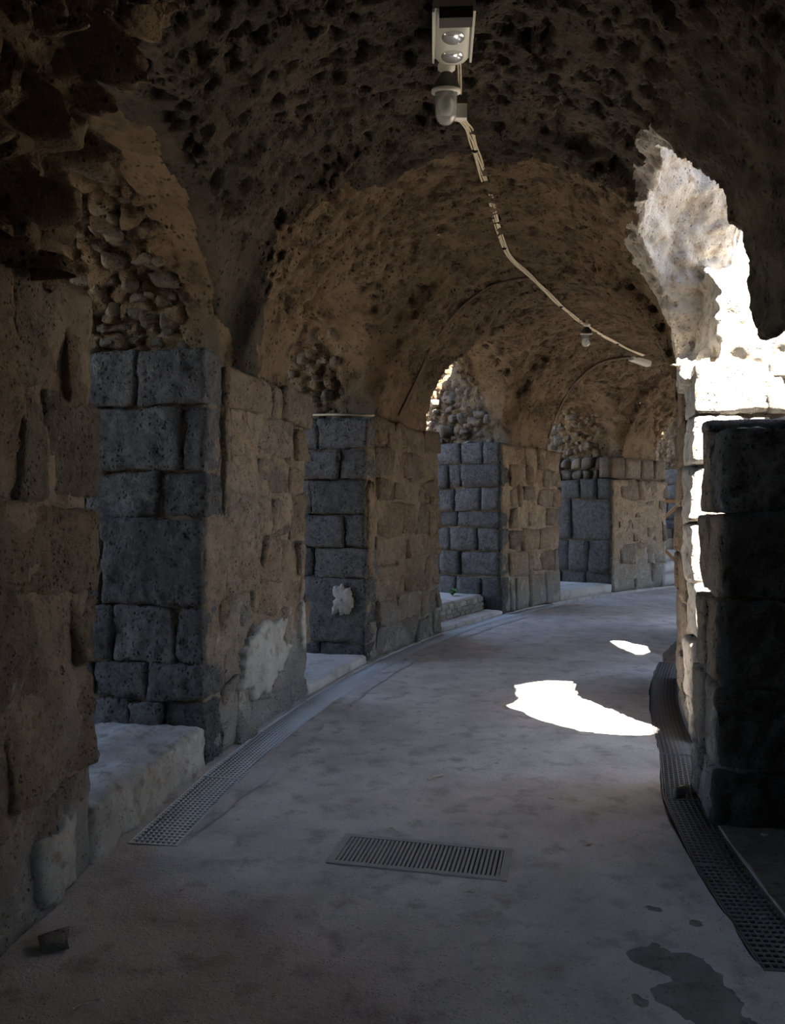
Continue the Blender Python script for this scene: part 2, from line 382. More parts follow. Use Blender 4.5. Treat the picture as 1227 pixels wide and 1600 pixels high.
# ---- floor
def patch(fn, ns, nu):
    a, b = np.meshgrid(np.linspace(0, 1, ns + 1), np.linspace(0, 1, nu + 1), indexing='ij')
    v = fn(a.ravel(), b.ravel())
    i = np.arange(ns)[:, None] * (nu + 1) + np.arange(nu)[None, :]; i = i.ravel()
    return v, np.stack([i, i + nu + 1, i + nu + 2, i + 1], 1)
def join(parts):
    V = []; F = []; b = 0
    for v, f in parts: V.append(v); F.append(f + b); b += len(v)
    return np.concatenate(V), np.concatenate(F)
def fz(s, u):
    p = np.stack([s, u, 0 * s], -1)
    return .012 * fbm(p, .9, 3, 5) + .006 * fbm(p, 8, 3, 8)
GL0, GL1 = .045, .305; GR0, GR1 = 2.69, 2.925
def strip(s0, s1, u0, u1, ns, nu, z=None, rag0=0, rag1=0):
    def fn(a, b):
        s = s0 + (s1 - s0) * a
        ua = u0(s) if callable(u0) else u0 + 0 * s; ub = u1(s) if callable(u1) else u1 + 0 * s
        r = fbm(np.stack([s, s * 0, s * 0], -1), 5, 3, 21)
        ua = ua + rag0 * r; ub = ub + rag1 * r
        u = ua + (ub - ua) * b
        return Pv(s, u, fz(s, u) if z is None else z + 0 * s)
    return patch(fn, ns, nu)
def wallstrip(s0, s1, uf, z0, z1, ns, rag=0):
    def fn(a, b):
        s = s0 + (s1 - s0) * a; r = fbm(np.stack([s, s * 0, s * 0], -1), 5, 3, 21)
        uu = (uf(s) if callable(uf) else uf + 0 * s) + rag * r
        z = np.where(b > .5, fz(s, uu), z0); return Pv(s, uu, z)
    return patch(fn, ns, 1)
gr0 = lambda s: GR0 + GS(s); gr1 = lambda s: GR1 + GS(s)
fl = [strip(-6, 22, GL1, gr0, 560, 60, rag0=.012, rag1=.012),
      strip(-6, 2.12, -.5, GL1, 160, 16, rag1=.012), strip(-6, 1.22, gr0, 5.2, 150, 40, rag0=.012), strip(1.22, 22, gr1, 5.2, 300, 30),
      strip(2.12, 22, -.5, GL0, 300, 8),
      strip(2.12, 22, GL0, GL1, 100, 1, -.10), strip(1.22, 22, gr0, gr1, 100, 1, -.10),
      wallstrip(2.12, 22, GL1, -.1, 0, 400, .012), wallstrip(2.12, 22, GL0, -.1, 0, 300), wallstrip(1.22, 22, gr0, -.1, 0, 400, .012), wallstrip(1.22, 22, gr1, -.1, 0, 300)]
v, f = join(fl); obj('floor', v, f, 'concrete_floor', kind='structure', label='worn grey concrete floor of the curved corridor')
# outside ground and closing walls
v = np.array([(-40, -40, -.14), (60, -40, -.14), (60, 60, -.14), (-40, 60, -.14)]); obj('ground', v, [[0, 1, 2, 3]], 'earth', smooth=False, kind='structure')
def wall_between(name, a, b, h, th=.4, m='mortar_dark', z0=-.1):
    a = np.array(a, float); b = np.array(b, float); e = unit(b - a); n = np.array((-e[1], e[0])); L = np.linalg.norm(b - a)
    v, f = rough_block((a[0], a[1], z0), (*e, 0), (*n, 0), (L, th, h - z0), .25, .03, .05, 3)
    return obj(name, v, f, m, kind='structure')
wall_between('wall_rear', P(-5.6, 5.2)[:2], P(-5.6, -1.2)[:2], 4.6)
wall_between('wall_left', P(-5.8, -.05)[:2], P(-.6, -.05)[:2], 2.75, .5)
wall_between('wall_right', P(-.9, 3.05)[:2] , P(-5.8, 3.05)[:2], 2.75, .5)
wall_between('wall_side', P(2.55, 4.3)[:2], P(-1.2, 4.6)[:2], 4.6)

# ================================================================== PIERS
ORD = ['nearest', 'second', 'third', 'fourth', 'fifth', 'farthest']
def course_blocks(par, O, e1, n, L, zs, splits, depth, m, res, rnd, amp, seed, proud=.012, jit=.01, gap=.012, wr=(.32, .62)):
    """blocks of a flat face: O is the foot of its first corner, e1 runs along it, n points out of it"""
    rs = random.Random(seed)
    for k in range(len(zs) - 1):
        z1, z0 = zs[k], zs[k + 1]
        cuts = [0.0] + [c for c in (splits[k] if k < len(splits) else []) if c < L - .1]
        while cuts[-1] < L - .05:
            nx = cuts[-1] + rs.uniform(*wr)
            cuts.append(L if nx > L - .16 else nx)
        for j in range(len(cuts) - 1):
            a0, a1 = cuts[j] + gap / 2, cuts[j + 1] - gap / 2
            if j == 0: a0 = rs.uniform(-.012, .012)
            dd = depth * rs.uniform(.85, 1.2); pr = rs.uniform(-proud, proud)
            o = np.array(O) + e1 * a0 - n * (dd - pr) + np.array((0, 0, z0 + gap / 2))
            v, f = rough_block(o, e1, n, (a1 - a0, dd, z1 - z0 - gap), res, rnd, amp, seed * 131 + k * 17 + j, jit)
            obj('block', v, f, m if isinstance(m, str) else rs.choice(m), par)
def pier(i, s0, s1, top, zr, spr, zc, spc, label, res, seed, lat=-3.0, radial=True, cm=('tuff', 'tuff', 'tuff_grey'), amp=.014, dc=.3):
    A = P(s0, 0)[:2]; B = P(s1, 0)[:2]; t = unit(B - A); n = np.array((t[1], -t[0]))
    L = np.linalg.norm(B - A); mid = (A + B) / 2
    par = thing('stone_pier', (*mid, 0), label, 'pier', 'piers along the left side')
    rad = unit(P(s0, -1)[:2] - A); rad3 = np.array((*rad, 0)); t3 = np.array((*t, 0)); n3 = np.array((*n, 0))
    # mortar core
    rin = .045
    v, f = rough_block((*(A + t * rin - n * 2.9), 0), t3, n3, (L - 2 * rin, 2.9 - (.014 if i != 4 else -.006), top - .03), max(res, .05), .03, .022, seed)
    # shear the core so that its sides follow the radii
    radF = unit(P(s1, -1)[:2] - B)
    rel = v[:, :2] - A; dpt = -(rel @ n); al = rel @ t
    sh0 = (rad @ t) / max(1e-6, -(rad @ n)); sh1 = (radF @ t) / max(1e-6, -(radF @ n))
    k = np.clip(al / L, 0, 1); v[:, :2] += (np.maximum(dpt, 0) * ((1 - k) * sh0 + k * sh1))[:, None] * t
    obj('mortar_core', v, f, 'mortar', par)
    if radial:
        nr = np.array((rad[1], -rad[0])); nr = nr if nr @ t < 0 else -nr
        course_blocks(par, (*A, 0), rad3, np.array((*nr, 0)), 1.9, zr, spr, dc, 'basalt', res, .02, amp * 1.25, seed + 1, .018, .014, .008)
    # corridor face, from behind the corner blocks on
    O = A + t * (dc if radial else 0)
    course_blocks(par, (*O, 0), t3, n3, L - (dc if radial else 0), zc, spc, .24, list(cm), res, .022, amp, seed + 2, .02, .045, .012, (.18, .68))
    return par, A, t, n, L
p0 = pier(0, *PIERS[0], 2.58, [], [], [2.58, 2.07, 1.62, 1.25, .9, .45, 0], [], 'nearest left pier of brown tuff blocks at the left edge', .026, 10, radial=False, amp=.022)
pA = pier(1, *PIERS[1], 2.6, [2.60, 2.25, 1.84, 1.55, 1.0, .64, .41, 0], [[.44], [.15, .75], [.30, .8], [.68], [.19, .6], [.36, .75], [.28, .5]],
          [2.56, 2.28, 1.98, 1.72, 1.38, 1.05, .80, .46, .2, 0], [], 'left pier with large dark basalt blocks and a pale plaster patch', .026, 20)
pB = pier(2, *PIERS[2], 2.6, [2.58, 2.24, 1.93, 1.55, 1.2, .88, .2, 0], [[.55], [.3], [.62], [.24], [.6], [.7]],
          [2.6, 2.3, 1.95, 1.7, 1.3, 1.0, .62, .3, 0], [], 'left pier with brown face and bluish grey stains, third from the camera', .04, 30)
pC = pier(3, *PIERS[3], 2.66, [2.66, 2.31, 1.95, 1.58, 1.32, .95, .56, 0], [[.3, .7], [.68, .9], [.35, .8], [.75], [.4], [.7], [.33]],
          [2.62, 2.3, 1.98, 1.65, 1.3, .95, .55, 0], [], 'left pier of regular dark brown ashlar with pale grey side, fourth from the camera', .08, 40)
pD = pier(4, *PIERS[4], 2.22, [2.22, 1.82, 1.0, .38, 0], [[.3], [.9], [.5], []],
          [2.22, 1.8, 1.4, .95, .5, 0], [], 'far left pier with smooth greyish brown face before the stairs', .10, 50, cm=('tuff_grey',))
pE = pier(5, *PIERS[5], 2.6, [2.6, 2.2, 1.85, 1.35, .85, .4, 0], [], [2.6, 2.2, 1.7, 1.2, .6, 0], [], 'farthest dark block wall behind the wooden handrail', .12, 60)
# upper courses of the far pier, set back rubble
def face_frame(pp): return pp[1], np.array((*pp[2], 0)), np.array((*pp[3], 0)), pp[4]
A, t3, n3, L = face_frame(pD)
v, f = rough_block((*(A + pD[2] * .36 - pD[3] * 1.9), 2.18), t3, n3, (L - .4, 1.84, .46), .1, .03, .02, 79); obj('mortar_core', v, f, 'mortar', pD[0])
course_blocks(pD[0], (*A, 0), t3, n3, L, [2.64, 2.22], [[.5, 1.1, 1.6]], .3, 'tuff_grey', .1, .03, .02, 77)
rad = unit(P(PIERS[4][0], -1) - P(PIERS[4][0], 0)); nr = -np.array((*pD[2], 0))
course_blocks(pD[0], P(PIERS[4][0] + .28, -.1), rad, nr, 1.8, [2.66, 2.42, 2.2], [], .3, 'rubble', .09, .05, .04, 78, .03, .03, .02, (.15, .32))
# plaster patches on the corridor faces: a thin ragged coat
def coat(par, A, t3, n3, c, hw, hh, m, seed, th=.035, name='plaster_patch', label=None):
    na, nr = 72, 10; V = []; ang = np.linspace(0, 2 * np.pi, na, endpoint=False)
    rr = .9 + .55 * fbm(np.stack([np.cos(ang) * 1.2, np.sin(ang) * 1.2, 0 * ang + seed], -1), 2.2, 4, seed)
    sq = 1 / np.maximum(np.abs(np.cos(ang)), np.abs(np.sin(ang))) ** .75
    pts = [np.array((*A, 0)) + t3 * c[0] + np.array((0, 0, c[1])) + n3 * (th + .02)]
    for k in range(1, nr + 2):
        q = min(k, nr) / nr
        for a in range(na):
            p = np.array((*A, 0)) + t3 * (c[0] + hw * q * rr[a] * sq[a] * math.cos(ang[a])) + np.array((0, 0, max(.01, c[1] + hh * q * rr[a] * sq[a] * math.sin(ang[a]))))
            pts.append(p + n3 * (-.05 if k == nr + 1 else (th * (1 - .55 * q ** 6))))
    V = np.array(pts); V[:-na] += n3 * (.012 * fbm(V[:-na], 7, 3, seed))[:, None]
    F = [[0, 1 + a, 1 + (a + 1) % na, 1 + (a + 1) % na] for a in range(na)]
    F = [[0, 1 + a, 1 + (a + 1) % na] for a in range(na)]
    for k in range(nr):
        for a in range(na):
            b = 1 + k * na; c_ = b + na
            F.append([b + a, c_ + a, c_ + (a + 1) % na]); F.append([b + a, c_ + (a + 1) % na, b + (a + 1) % na])
    return obj(name, V, np.array(F), m, par, label=label)
A, t3, n3, L = face_frame(pA)
coat(pA[0], A, t3, n3, (1.02, .50), .50, .27, 'plaster', 5, label='pale grey plaster patch near the foot of the pier')
coat(pA[0], A, t3, n3, (1.85, .62), .06, .22, 'plaster', 8, .03)
coat(pA[0], A, t3, n3, (.33, 1.95), .05, .36, 'mortar', 9, .03, 'mortar_smear')
A, t3, n3, L = face_frame(pB)
coat(pB[0], A, t3, n3, (2.0, 1.5), .12, .25, 'mortar', 14, .025, 'mortar_smear')
coat(pB[0], A, t3, n3, (.12, 1.4), .07, .5, 'mortar', 15, .025, 'mortar_smear')
A, t3, n3, L = face_frame(p0)
coat(p0[0], A, t3, n3, (L - .42, .18), .16, .16, 'plaster', 16, .04)
radB = unit(P(PIERS[2][0], -1) - P(PIERS[2][0], 0)); 
coat(pB[0], P(PIERS[2][0], 0)[:2], radB, -np.array((*pB[2], 0)), (.26, .66), .12, .17, 'plaster', 18, .04)

# right side: the ruined stub pier and the pier beyond it
sp = thing('ruined_pier', (1.95, 4.35, 0), 'dark ruined stub pier with stepped top at the right edge', 'pier')
cA = np.array((1.64, 4.08)); cB = np.array((1.775, 4.68)); tt = unit(cB - cA); nn_ = np.array((-tt[1], tt[0]))      # nn_ points into the corridor
rt = np.array((tt[1], -tt[0]))
rs = random.Random(4); zr = [0, .30, .72, 1.12, 1.56, 1.92, 2.09]
def stub(a0, a1, d0, d1, z0, z1, seed, m='black_basalt', amp=.02):
    o = (*(cA + tt * d0 + rt * a0), z0)
    v, f = rough_block(o, (*tt, 0), (*rt, 0), (d1 - d0, a1 - a0, z1 - z0), .035, .02, amp, seed, .012); return obj('block', v, f, m, sp)
for k, (z0, z1) in enumerate([(0, .28), (.284, .70), (.704, 1.14), (1.144, 1.575)]):
    lean = .016 * k - .02
    cut = [.62, .45, .7, .52][k]
    stub(.0 + lean, cut, .03, .32, z0, z1, 200 + k, 'tuff_grey', .014); stub(-.01 + lean, cut, .325, .63, z0, z1, 210 + k, 'tuff_grey', .014)
    stub(lean + .012, cut, -.03, .05, z0, z1, 215 + k)
    stub(cut + .01, 1.3, -.02, .6, z0, z1, 220 + k); stub(1.31, 1.75, .0, .6, z0, z1, 230 + k)
stub(.05, .75, .05, .40, 1.585, 2.02, 240, 'basalt'); stub(.035, .75, .405, .64, 1.585, 2.05, 247, 'tuff_grey'); stub(.76, 1.5, .05, .62, 1.585, 2.04, 241, 'basalt'); stub(1.51, 1.75, .05, .6, 1.585, 2.0, 243)
stub(.04, .7, .40, .64, 2.05, 2.11, 244, 'basalt', amp=.012); stub(.71, 1.5, .36, .66, 2.04, 2.11, 245, 'basalt', amp=.012)
rp = thing('stone_pier', (*P(5.6, 3.1)[:2], 0), 'right pier seen edge on with a rough sunlit edge beside the bright gap', 'pier')
sR = 4.52; uR = 3.06
def right_course(par, s0, s1, seed, res, m, zc):
    rs = random.Random(seed)
    for k in range(len(zc) - 1):
        s = s0
        while s < s1 - .05:
            ln = rs.uniform(.3, .6); e = s1 if s + ln > s1 - .2 else s + ln
            p = P(s, uR)[:2]; q = P(e, uR)[:2]; ex = unit(q - p); nx = np.array((-ex[1], ex[0])); d = rs.uniform(.3, .5)
            pr = rs.uniform(-.02, .02)
            o = p - nx * (d - pr)
            v, f = rough_block((*o, zc[k + 1] + .006), (*ex, 0), (*nx, 0), (np.linalg.norm(q - p) - .015, d, zc[k] - zc[k + 1] - .012), res, .03, .02, seed * 7 + k * 31 + int(s * 10), .015)
            obj('block', v, f, m, par); s = e
right_course(rp, sR + .40, 6.9, 300, .05, 'tuff', [2.62, 2.3, 1.95, 1.62, 1.25, .9, .5, .2, 0])
A2 = P(sR, uR)[:2]; radR = unit(P(sR, uR + 1)[:2] - P(sR, uR)[:2]); nR = np.array((radR[1], -radR[0])); nR = nR if nR[1] < 0 else -nR
course_blocks(rp, (*A2, 0), np.array((*radR, 0)), np.array((*nR, 0)), 2.2, [2.62, 2.25, 1.9, 1.5, 1.1, .7, .3, 0], [], .36, 'pale_rubble', .035, .02, .022, 310, .02, .02)  # sunlit face in paler stone, part of the sun's brightness in its colour
mid = P(5.7, uR + 1.2)
v, f = join([wallp for wallp in [rough_block((*P(sR + .08, uR + .06)[:2], 0), unit(P(6.85, uR + .06) - P(sR + .08, uR + .06)), np.array((*radR, 0)), (2.2, 2.4, 2.66), .12, .03, .02, 5)]])
obj('mortar_core', v, f, 'mortar', rp)
for s0, s1, sd_ in ((8.6, 11.2, 320), (12.6, 15.2, 321), (16.4, 21, 322)):
    a_, b_ = P(s1, uR)[:2], P(s0, uR)[:2]
    wall_between('wall_right', a_, b_, 2.7, .6, 'tuff')
print('piers', time.time() - T0)

# ================================================================== SLABS, STAIRS
def slab(name, s0, s1, u0, u1, z, label, cat, m='slab', seed=1, res=.04, amp=.012, rnd=.03):
    a = P(s0, u0)[:2]; b = P(s1, u0)[:2]; c = P(s0, u1)[:2]
    e = unit(b - a); d = unit(c - a); L = np.linalg.norm(b - a); D_ = np.linalg.norm(c - a)
    v, f = rough_block((*a, -.02), (*e, 0), (*d, 0), (L, D_, z + .02), res, rnd, amp, seed, .0, 6)
    return obj(name, v, f, m, None, label=label, cat=cat)
slab('passage_slab', 1.9, 3.27, .0, -1.9, .255, 'raised pale concrete slab in the nearest left passage', 'slab', m='slab_dirty', seed=3, res=.025, amp=.034, rnd=.04)
slab('passage_slab', 5.25, 6.78, .01, -1.6, .085, 'low pale concrete slab between the second and third left piers', 'slab', seed=4)
slab('passage_slab', 13.3, 15.3, .0, -1.6, .17, 'pale concrete slab in the left passage before the far pier', 'slab', seed=6, res=.08)
slab('kerb', 9.0, 11.2, .02, -.30, .06, 'thin pale kerb in front of the low brick step', 'kerb', seed=7, res=.06)
bs = thing('brick_step', (*P(10.1, -.6)[:2], 0), 'low step of grey bricks with a weed on top', 'step')
a = P(8.95, -.30)[:2]; b = P(11.2, -.30)[:2]; e = unit(b - a); d = unit(P(10, -1)[:2] - P(10, 0)[:2]); L = np.linalg.norm(b - a)
v, f = rough_block((*(a + d * .02), 0), (*e, 0), (*d, 0), (L, 1.2, .285), .08, .02, .01, 9); obj('mortar_core', v, f, 'slab', bs)
rs = random.Random(5)
for k in range(3):
    x = -.1 * (k % 2)
    while x < L:
        w_ = rs.uniform(.17, .24); x0 = max(0, x)
        v, f = rough_block((*(a + e * x0 - d * .012), .035 + k * .078), (*e, 0), (*d, 0), (max(.04, min(w_, L - x0) - .012), .1, .066), .035, .008, .004, 400 + k * 30 + int(x * 10))
        obj('brick', v, f, 'brick_grey', bs); x += w_
st = thing('stone_staircase', (*P(18.35, -.8)[:2], 0), 'pale stone steps rising at the far end beside the handrail', 'stairs')
for k in range(6):
    a = P(17.2, -.02 - .32 * k)[:2]; b = P(19.5, -.02 - .32 * k)[:2]; e = unit(b - a); d = unit(P(18.3, -1)[:2] - P(18.3, 0)[:2])
    v, f = rough_block((*a, 0 if k == 0 else .23 * k - .02), (*e, 0), (*d, 0), (np.linalg.norm(b - a), .9, .23 if k == 0 else .25), .1, .015, .012, 500 + k)
    obj('step', v, f, 'slab', st)

# ---- tubes and boxes
def tube(pts, r, n=8, cap=True):
    pts = [np.array(p, float) for p in pts]; V = []; F = []
    for i, p in enumerate(pts):
        tg = unit(pts[min(i + 1, len(pts) - 1)] - pts[max(i - 1, 0)])
        up = np.array((0, 0, 1.0)) if abs(tg[2]) < .9 else np.array((1.0, 0, 0))
        x = unit(np.cross(tg, up)); y = np.cross(x, tg); rr = r[i] if hasattr(r, '__len__') else r
        for k in range(n): V.append(p + rr * (math.cos(2 * math.pi * k / n) * x + math.sin(2 * math.pi * k / n) * y))
    for i in range(len(pts) - 1):
        for k in range(n): F.append([i * n + k, i * n + (k + 1) % n, (i + 1) * n + (k + 1) % n, (i + 1) * n + k])
    if cap:
        for i in (0, len(pts) - 1):
            c = len(V); V.append(pts[i])
            for k in range(n):
                q = [c, i * n + k, i * n + (k + 1) % n]; F.append([q[0], q[1], q[2], q[2]][:3] if False else [q[0], q[1], q[2]])
    return V, F
def tris(F):
    out = []
    for f in F:
        for k in range(1, len(f) - 1): out.append([f[0], f[k], f[k + 1]])
    return np.array(out)
def box(O, e1, e2, e3, sz):
    O = np.array(O, float); e1, e2, e3 = (np.array(x, float) for x in (e1, e2, e3)); V = []
    for k in (0, 1):
        for j in (0, 1):
            for i in (0, 1): V.append(O + e1 * sz[0] * i + e2 * sz[1] * j + e3 * sz[2] * k)
    return np.array(V), np.array([[0, 2, 3, 1], [4, 5, 7, 6], [0, 1, 5, 4], [2, 6, 7, 3], [0, 4, 6, 2], [1, 3, 7, 5]])
def lathe(c, prof, n=24):
    V = []; F = []
    for r, z in prof:
        for k in range(n): V.append((c[0] + r * math.cos(2 * math.pi * k / n), c[1] + r * math.sin(2 * math.pi * k / n), c[2] + z))
    for i in range(len(prof) - 1):
        for k in range(n): F.append([i * n + k, i * n + (k + 1) % n, (i + 1) * n + (k + 1) % n, (i + 1) * n + k])
    return np.array(V), np.array(F)
UP = np.array((0, 0, 1.0))
def smooth_path(pts, n=8):
    pts = [np.array(p, float) for p in pts]; out = []
    for i in range(len(pts) - 1):
        p0, p1, p2, p3 = pts[max(i - 1, 0)], pts[i], pts[i + 1], pts[min(i + 2, len(pts) - 1)]
        for k in range(n):
            q = k / n; out.append(.5 * ((2 * p1) + (-p0 + p2) * q + (2 * p0 - 5 * p1 + 4 * p2 - p3) * q * q + (-p0 + 3 * p1 - 3 * p2 + p3) * q ** 3))
    out.append(pts[-1]); return out

# ---- handrail by the stairs
hr = thing('wooden_handrail', (6.0, 17.5, .5), 'brown wooden handrail with crossed braces beside the far stairs', 'handrail')
for nm, p, q in (('top_rail', (5.45, 17.62, 1.80), (6.30, 17.45, 1.79)), ('brace', (6.29, 17.45, 1.76), (5.55, 17.6, 1.02)), ('brace', (5.62, 17.55, 1.10), (6.12, 17.42, .53)), ('post', (5.50, 17.62, .5), (5.50, 17.62, 1.82))):
    p = np.array(p); q = np.array(q); ex = unit(q - p); ey = unit(np.cross(ex, UP)); ez = np.cross(ey, ex)
    v, f = box(p - ey * .03 - ez * .035, ex, ey, ez, (np.linalg.norm(q - p), .05, .07)); obj(nm, v, f, 'wood', hr, smooth=False)

# ---- drain grates along both walls, in straight panels
def grate(uf0, uf1, s0, s1, m, label, group, zt=.0):
    p = [P(s0, uf0(s0)), P(s0, uf1(s0)), P(s1, uf0(s1)), P(s1, uf1(s1))]
    mid = sum(p) / 4; g = thing('drain_grate', (mid[0], mid[1], -.03), label, 'grate', group)
    o = p[0]; e = unit(p[2] - p[0]); wv = p[1] - p[0]; L = np.linalg.norm(p[2] - p[0]) - .008; wd = unit(wv - e * (wv @ e)); Wd = np.linalg.norm(wv) - .01
    top = np.array((0, 0, zt - .002)); o = o + top
    V = []
    nb = int(Wd / .030); nc = int(L / .034)
    parts = [box(o + wd * (.012 + (Wd - .024) * k / nb) - UP * .026, e, wd, UP, (L, .007, .024)) for k in range(nb + 1)]
    v, f = join(parts); obj('bearing_bars', v, f, m, g, smooth=False, kind='stuff')
    parts = [box(o + e * (.006 + (L - .016) * k / nc) - UP * .014, e, wd, UP, (.0105, Wd, .013)) for k in range(nc + 1)]
    v, f = join(parts); obj('cross_bars', v, f, m, g, smooth=False, kind='stuff')
    parts = [box(o - UP * .026, e, wd, UP, (L, .006, .027)), box(o + wd * Wd - UP * .026, e, wd, UP, (L, .006, .027)), box(o - UP * .026, e, wd, UP, (.006, Wd, .027)), box(o + e * L - UP * .026, e, wd, UP, (.006, Wd, .027))]
    v, f = join(parts); obj('frame', v, f, m, g, smooth=False)
nL = 11
for k in range(nL):
    s0 = 2.14 + .98 * k
    lab = '%s galvanised drain grate panel from the camera along the left piers' % ['first', 'second', 'third', 'fourth', 'fifth', 'sixth', 'seventh', 'eighth', 'ninth', 'tenth', 'last'][k]
    if k == 0: lab = 'nearest galvanised drain grate panel beside the raised slab on the left'
    if k == nL - 1: lab = 'farthest galvanised drain grate panel along the left piers'
    grate(lambda s: GL0 + .004, lambda s: GL1 - .004, s0, s0 + .975, 'galvanised', lab, 'left drain grates')
for k in range(7):
    s0 = 1.24 + .98 * k
    lab = '%s dark drain grate panel from the camera along the right side' % ['first', 'second', 'third', 'fourth', 'fifth', 'sixth', 'seventh'][k]
    if k == 0: lab = 'nearest dark drain grate panel at the lower right corner'
    grate(lambda s: float(gr0(s)) + .004, lambda s: float(gr1(s)) - .004, s0, s0 + .975, 'grate_dark', lab, 'right drain grates')

# ---- the slotted drain cover in the middle of the floor
dc_ = thing('drain_cover', (.13, 3.7, 0), 'slotted iron drain cover set into the middle of the floor', 'drain cover')
c0 = np.array((-.262, 3.645, 0.0)); e = unit(np.array((.725, -.165, 0))); d = unit(np.array((.052, .265, 0))); d = unit(d - e * (d @ e))
Ld, Wd = .745, .27; zt = .005; c0[2] = max(float(fz(*[np.array([q]) for q in SU(*(c0 + e * a_ + d * b_)[:2])])[0]) for a_ in (0, .37, .745) for b_ in (0, .27))
def bar(name, a0, b0, la, lb, z0, z1, par=dc_): 
    v, f = box(c0 + e * a0 + d * b0 + UP * z0, e, d, UP, (la, lb, z1 - z0)); return obj(name, v, f, 'iron', par, smooth=False)
v, f = join([box(c0 - e * .035 - d * .03 + UP * -.03, e, d, UP, (Ld + .07, .03, .03 + zt)), box(c0 - e * .035 + d * Wd + UP * -.03, e, d, UP, (Ld + .07, .03, .03 + zt)),
             box(c0 - e * .035 - UP * .03, e, d, UP, (.035, Wd, .03 + zt)), box(c0 + e * Ld - UP * .03, e, d, UP, (.035, Wd, .03 + zt))])
obj('frame', v, f, 'iron', dc_, smooth=False)
for k in range(37): bar('bar', .006 + (Ld - .022) * k / 36, 0, .0115, Wd, -.02, zt - .002)
v, f = box(c0 - UP * .16, e, d, UP, (Ld, Wd, .01)); obj('pit', v, f, 'trough', dc_, smooth=False)
# take the floor away under the cover
flo = bpy.data.objects['floor']; import bmesh
bm = bmesh.new(); bm.from_mesh(flo.data); rm = []
for fc in bm.faces:
    c = fc.calc_center_median(); r = np.array(c) - c0; aa = r @ e; bb = r @ d
    if -.005 < aa < Ld + .005 and -.005 < bb < Wd + .005 and abs(c.z) < .05: rm.append(fc)
bmesh.ops.delete(bm, geom=rm, context='FACES'); bm.to_mesh(flo.data); bm.free()
# pale concrete apron along the left grate, a part of the floor
v, f = strip(2.16, 12.5, GL1 + .004, lambda s: GL1 + .012 + .155 * np.clip((s - 2.16) / .9, 0, 1), 320, 6, None, .010, .035)
v[:, 2] += .006; obj('apron', v, f, 'slab', flo)
def ragged_disc(c, rx, ry, rot, z, seed, n=60):
    V = [(c[0], c[1], z + .012)]
    a = np.linspace(0, 2 * np.pi, n, endpoint=False); r = 1 + .35 * fbm(np.stack([np.cos(a), np.sin(a), 0 * a + seed], -1), 2.2, 3, seed)
    F = []
    for k, q in ((1, .5), (2, .9), (3, 1.0)):
        for i in range(n):
            x, y = q * rx * r[i] * math.cos(a[i]), q * ry * r[i] * math.sin(a[i])
            V.append((c[0] + x * math.cos(rot) - y * math.sin(rot), c[1] + x * math.sin(rot) + y * math.cos(rot), z + (.012, .010, -.012)[k - 1] + .004 * random.uniform(-1, 1)))
    for i in range(n): F.append([0, 1 + i, 1 + (i + 1) % n])
    for k in range(2):
        for i in range(n):
            b0 = 1 + k * n; b1 = b0 + n; F += [[b0 + i, b1 + i, b1 + (i + 1) % n], [b0 + i, b1 + (i + 1) % n, b0 + (i + 1) % n]]
    return V, np.array(F)
def dirt_fn(a, b):                                     # a thin drift of soil before the right grate
    s = .35 + 1.5 * a; u = 2.10 + .58 * b; p = np.stack([s, u, 0 * s], -1)
    m = 1 - np.hypot((s - 1.05 - .5 * (2.42 - u)) / .62, (u - 2.42) / .20) + .75 * fbm(p, 7, 4, 71)
    return Pv(s, u, fz(s, u) - .008 + .014 * sstep(-.1, .55, m))
v, f = patch(dirt_fn, 110, 50); obj('dirt_patch', v, f, 'dirt', flo)
v, f = strip(-.8, 2.9, lambda s: gr1(s) + .002, 4.3, 100, 30, None, 0, 0); v[:, 2] += .008 + .012 * fbm(v, 6, 3, 4); obj('earth_patch', v, f, 'earth', flo)

# ================================================================== LAMPS AND CABLES
from mathutils.bvhtree import BVHTree
dg = bpy.context.evaluated_depsgraph_get(); BV = BVHTree.FromObject(ceil, dg)
def crown(x, y):
    h = BV.ray_cast(Vector((x, y, 3.0)), Vector((0, 0, 1))); return h[0].z if h[0] else 4.2
def on_vault(px, py, off=.02):                          # point of the vault seen along a bearing from the corridor's entrance
    d = Vector(((px - 613.5) / 1250, 1, (797 - py) / 1250)); h = BV.ray_cast(Vector((0, 0, 1.6)), d.normalized())
    if h[0] is None: return None
    n = h[1] if h[1].dot(d) < 0 else -h[1]
    return np.array(h[0] + n * off)
# emergency lamp
ex, ey = .325, 4.30
zt = crown(ex, ey); 
lamp = thing('emergency_lamp', (ex, ey, zt - .1), 'ribbed rectangular emergency lamp with two round lenses at the top of the vault', 'lamp')
zb = 4.13
ax = unit(np.array((.05, 1, .0))); sx = unit(np.array((1, -.05, 0)))
def lbox(nm, c, sz, m, par=lamp):
    v, f = box(np.array(c) - sx * sz[0] / 2 - ax * sz[1] / 2 - UP * sz[2] / 2, sx, ax, UP, sz); return obj(nm, v, f, m, par, smooth=False)
lbox('housing', (ex, ey, zb + .055), (.215, .46, .06), 'lamp_grey')
v, f = box(np.array((ex, ey, zb + .08)) - sx * .04 - ax * .04, sx, ax, UP, (.08, .08, max(.05, zt - zb - .05))); obj('mount', v, f, 'lamp_dark', lamp, smooth=False)
